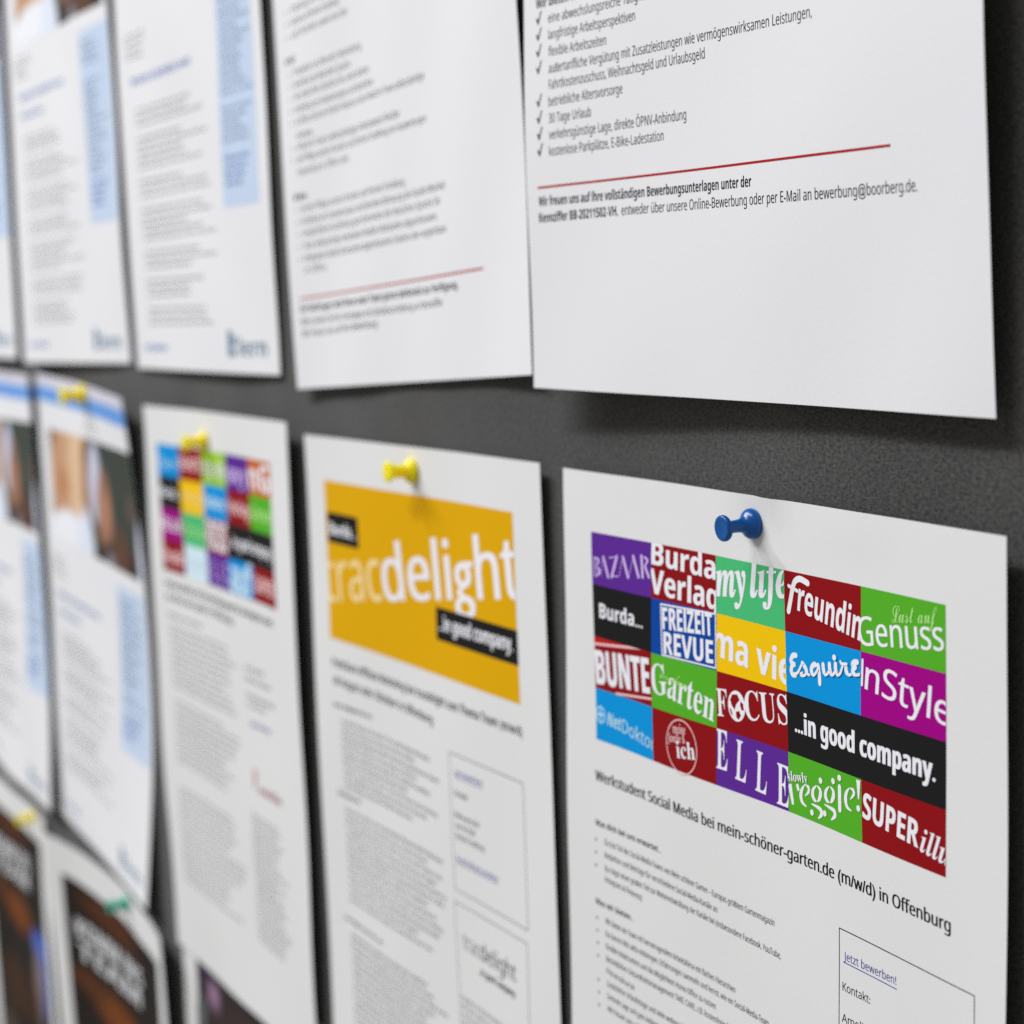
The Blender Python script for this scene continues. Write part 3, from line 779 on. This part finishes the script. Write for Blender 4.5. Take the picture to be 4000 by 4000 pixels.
# ================================================================== third row: dark posters
def poster_colors(base, blobs): return blob_field(base, blobs)
DARK = [(95, 31, 50, 7, .5, (80, 44, 24)), (105, 90, 42, 12, .6, (112, 60, 22)), (50, 84, 26, 7, .6, (84, 48, 26)), (168, 124, 18, 26, .3, (58, 84, 164)), (168, 99, 19, 10, .3, (60, 106, 200)), (165, 118, 10, 9, .5, (112, 142, 205)),
        (160, 130, 12, 30, .4, (128, 110, 100)), (95, 150, 60, 20, .5, (60, 40, 26)), (60, 200, 40, 20, .5, (70, 60, 52))]
def poster(Sh, label, colors, letters=True):
    n = notice(Sh, label, cat="poster", name="poster", material=M_WARM)
    P = Print(); P.rect(21, 21, 193, 276, 0, 'photo'); P.build("picture", Sh, n, colors=colors)
    if letters:
        P = Print()
        P.text("KOMM INS", 'bb', 37, 57, 152, 52, 16, 'postertext', layer=1.2, fat=0.07)
        P.text("TEAM", 'bb', 38, 71.5, 146, 66, 16, 'postertext', layer=1.2, fat=0.07)
        P.build("lettering", Sh, n)
    return n
SA = Sheet([-926.2009, -284.6142, 0.0146, 2.2658, 0, 0, 3.5614, 4.7304, 0, 0, 0])
poster(SA, "dark brown poster with white border under the lowest yellow pin, lower left corner", poster_colors((34, 29, 25), DARK))
SB = Sheet([-650.357, -271.673, -0.053, 20.544, 12.933, 5.397, 11.02, 2.374, 10.11, -0.5, 0])
poster(SB, "dark brown poster with white border and curled side under the green pin", poster_colors((34, 29, 25), DARK))
SC = Sheet([-436.2782, -266.0, -0.0007, 0, 0, 0.15, 0, 0, 0, 0, 0], base=0.5)
poster(SC, "dark poster tucked under the bottom edge of the small colour grid notice",
       poster_colors((48, 40, 42), [(48, 34, 9, 7, .5, (150, 118, 142)), (40, 20, 16, 8, .6, (58, 44, 70)), (110, 90, 60, 50, .5, (74, 56, 44))]), letters=False)

# ================================================================== push pins
def plastic(name, rgb, sss=0.0):
    m = mat(name, rgb, 0.25 if sss < 0.9 else 0.4, 0.35)
    p = m.node_tree.nodes["Principled BSDF"]
    p.inputs["Subsurface Weight"].default_value = sss
    p.inputs["Subsurface Radius"].default_value = (1, 0.9, 0.3)
    p.inputs["Subsurface Scale"].default_value = 0.006
    return m
PIN_BLUE = plastic("blue_plastic", (0.0, 0.080, 0.31))
PIN_YELLOW = plastic("yellow_plastic", (1.0, 0.72, 0.0), 1.0)
PIN_GREEN = plastic("green_plastic", (0.01, 0.36, 0.23), 0.4)
M_STEEL = mat("pin_steel", (0.6, 0.6, 0.6), 0.25, 0.5); M_STEEL.node_tree.nodes["Principled BSDF"].inputs["Metallic"].default_value = 1.0
PROFILE = [(0.0, 0.15), (3.3, 0.15), (4.0, 0.35), (4.3, 0.9), (4.3, 1.5), (4.15, 2.1), (3.75, 2.75), (3.1, 3.35), (2.5, 3.8), (2.1, 4.4), (1.85, 5.4), (1.75, 6.8), (1.75, 8.2), (1.85, 8.9), (2.2, 9.3), (3.0, 9.5),
           (3.45, 9.75), (3.65, 10.2), (3.65, 10.7), (3.5, 11.1), (3.15, 11.3), (2.6, 11.25), (1.2, 11.1), (0.0, 11.05)]
CHUNKY = [(max(r * 1.06, 2.55) if 4.4 <= h <= 9.0 else r * 1.1, h) for r, h in PROFILE]      # the yellow and green ones have a thicker waist
def lathe(name, prof, material, root, n=40):
    bm = bmesh.new(); rings = []
    for r, h in prof:
        if r < 1e-6: rings.append([bm.verts.new((0, -h / 1000, 0))]); continue
        rings.append([bm.verts.new((r / 1000 * math.cos(2 * math.pi * k / n), -h / 1000, r / 1000 * math.sin(2 * math.pi * k / n))) for k in range(n)])
    for a, b in zip(rings, rings[1:]):
        for k in range(n):
            k2 = (k + 1) % n
            vs = [a[0] if len(a) == 1 else a[k], a[0] if len(a) == 1 else a[k2], b[0] if len(b) == 1 else b[k2], b[0] if len(b) == 1 else b[k]]
            vs = list(dict.fromkeys(vs))
            bm.faces.new(vs)
    bmesh.ops.recalc_face_normals(bm, faces=bm.faces)
    for f in bm.faces: f.smooth = True
    me = bpy.data.meshes.new(name); bm.to_mesh(me); bm.free()
    me.materials.append(material)
    return link(name, me, root)
def push_pin(Sh, u, v, material, label, tilt=(0, 0), scale=1.0):
    p = Sh.at(u, v)
    root = thing("push_pin", p, label, "push pin", "push pins holding the notices")
    lathe("pin_head", PROFILE if material is PIN_BLUE else CHUNKY, material, root)
    lathe("needle", [(0.0, -5.5), (0.12, -5.2), (0.5, -4.2), (0.5, 0.3), (0.0, 0.3)], M_STEEL, root, 12)
    root.rotation_euler = (R(tilt[0]), 0, R(tilt[1]))
    root.scale = (scale,) * 3
    return root
push_pin(S1, 104.9, 7.7, PIN_BLUE, "glossy blue push pin on the magazine logo notice", (3, 0))
push_pin(S2, 106.3, 9.0, PIN_YELLOW, "yellow push pin above the mustard banner", (-2, 0))
push_pin(S3, 90.5, 14.1, PIN_YELLOW, "blurred yellow push pin just above the small colour grid", (2, 0))
push_pin(S4, 111.5, 5.6, PIN_YELLOW, "yellow push pin over the blue stripe of the portrait notice", (0, 0), 1.25)
push_pin(SA, 175.6, 6.0, PIN_YELLOW, "lowest yellow push pin, on the dark poster in the lower left corner", (6, 0))
push_pin(SB, 131.4, 7.0, PIN_GREEN, "green push pin on the curled dark poster", (0, 0))
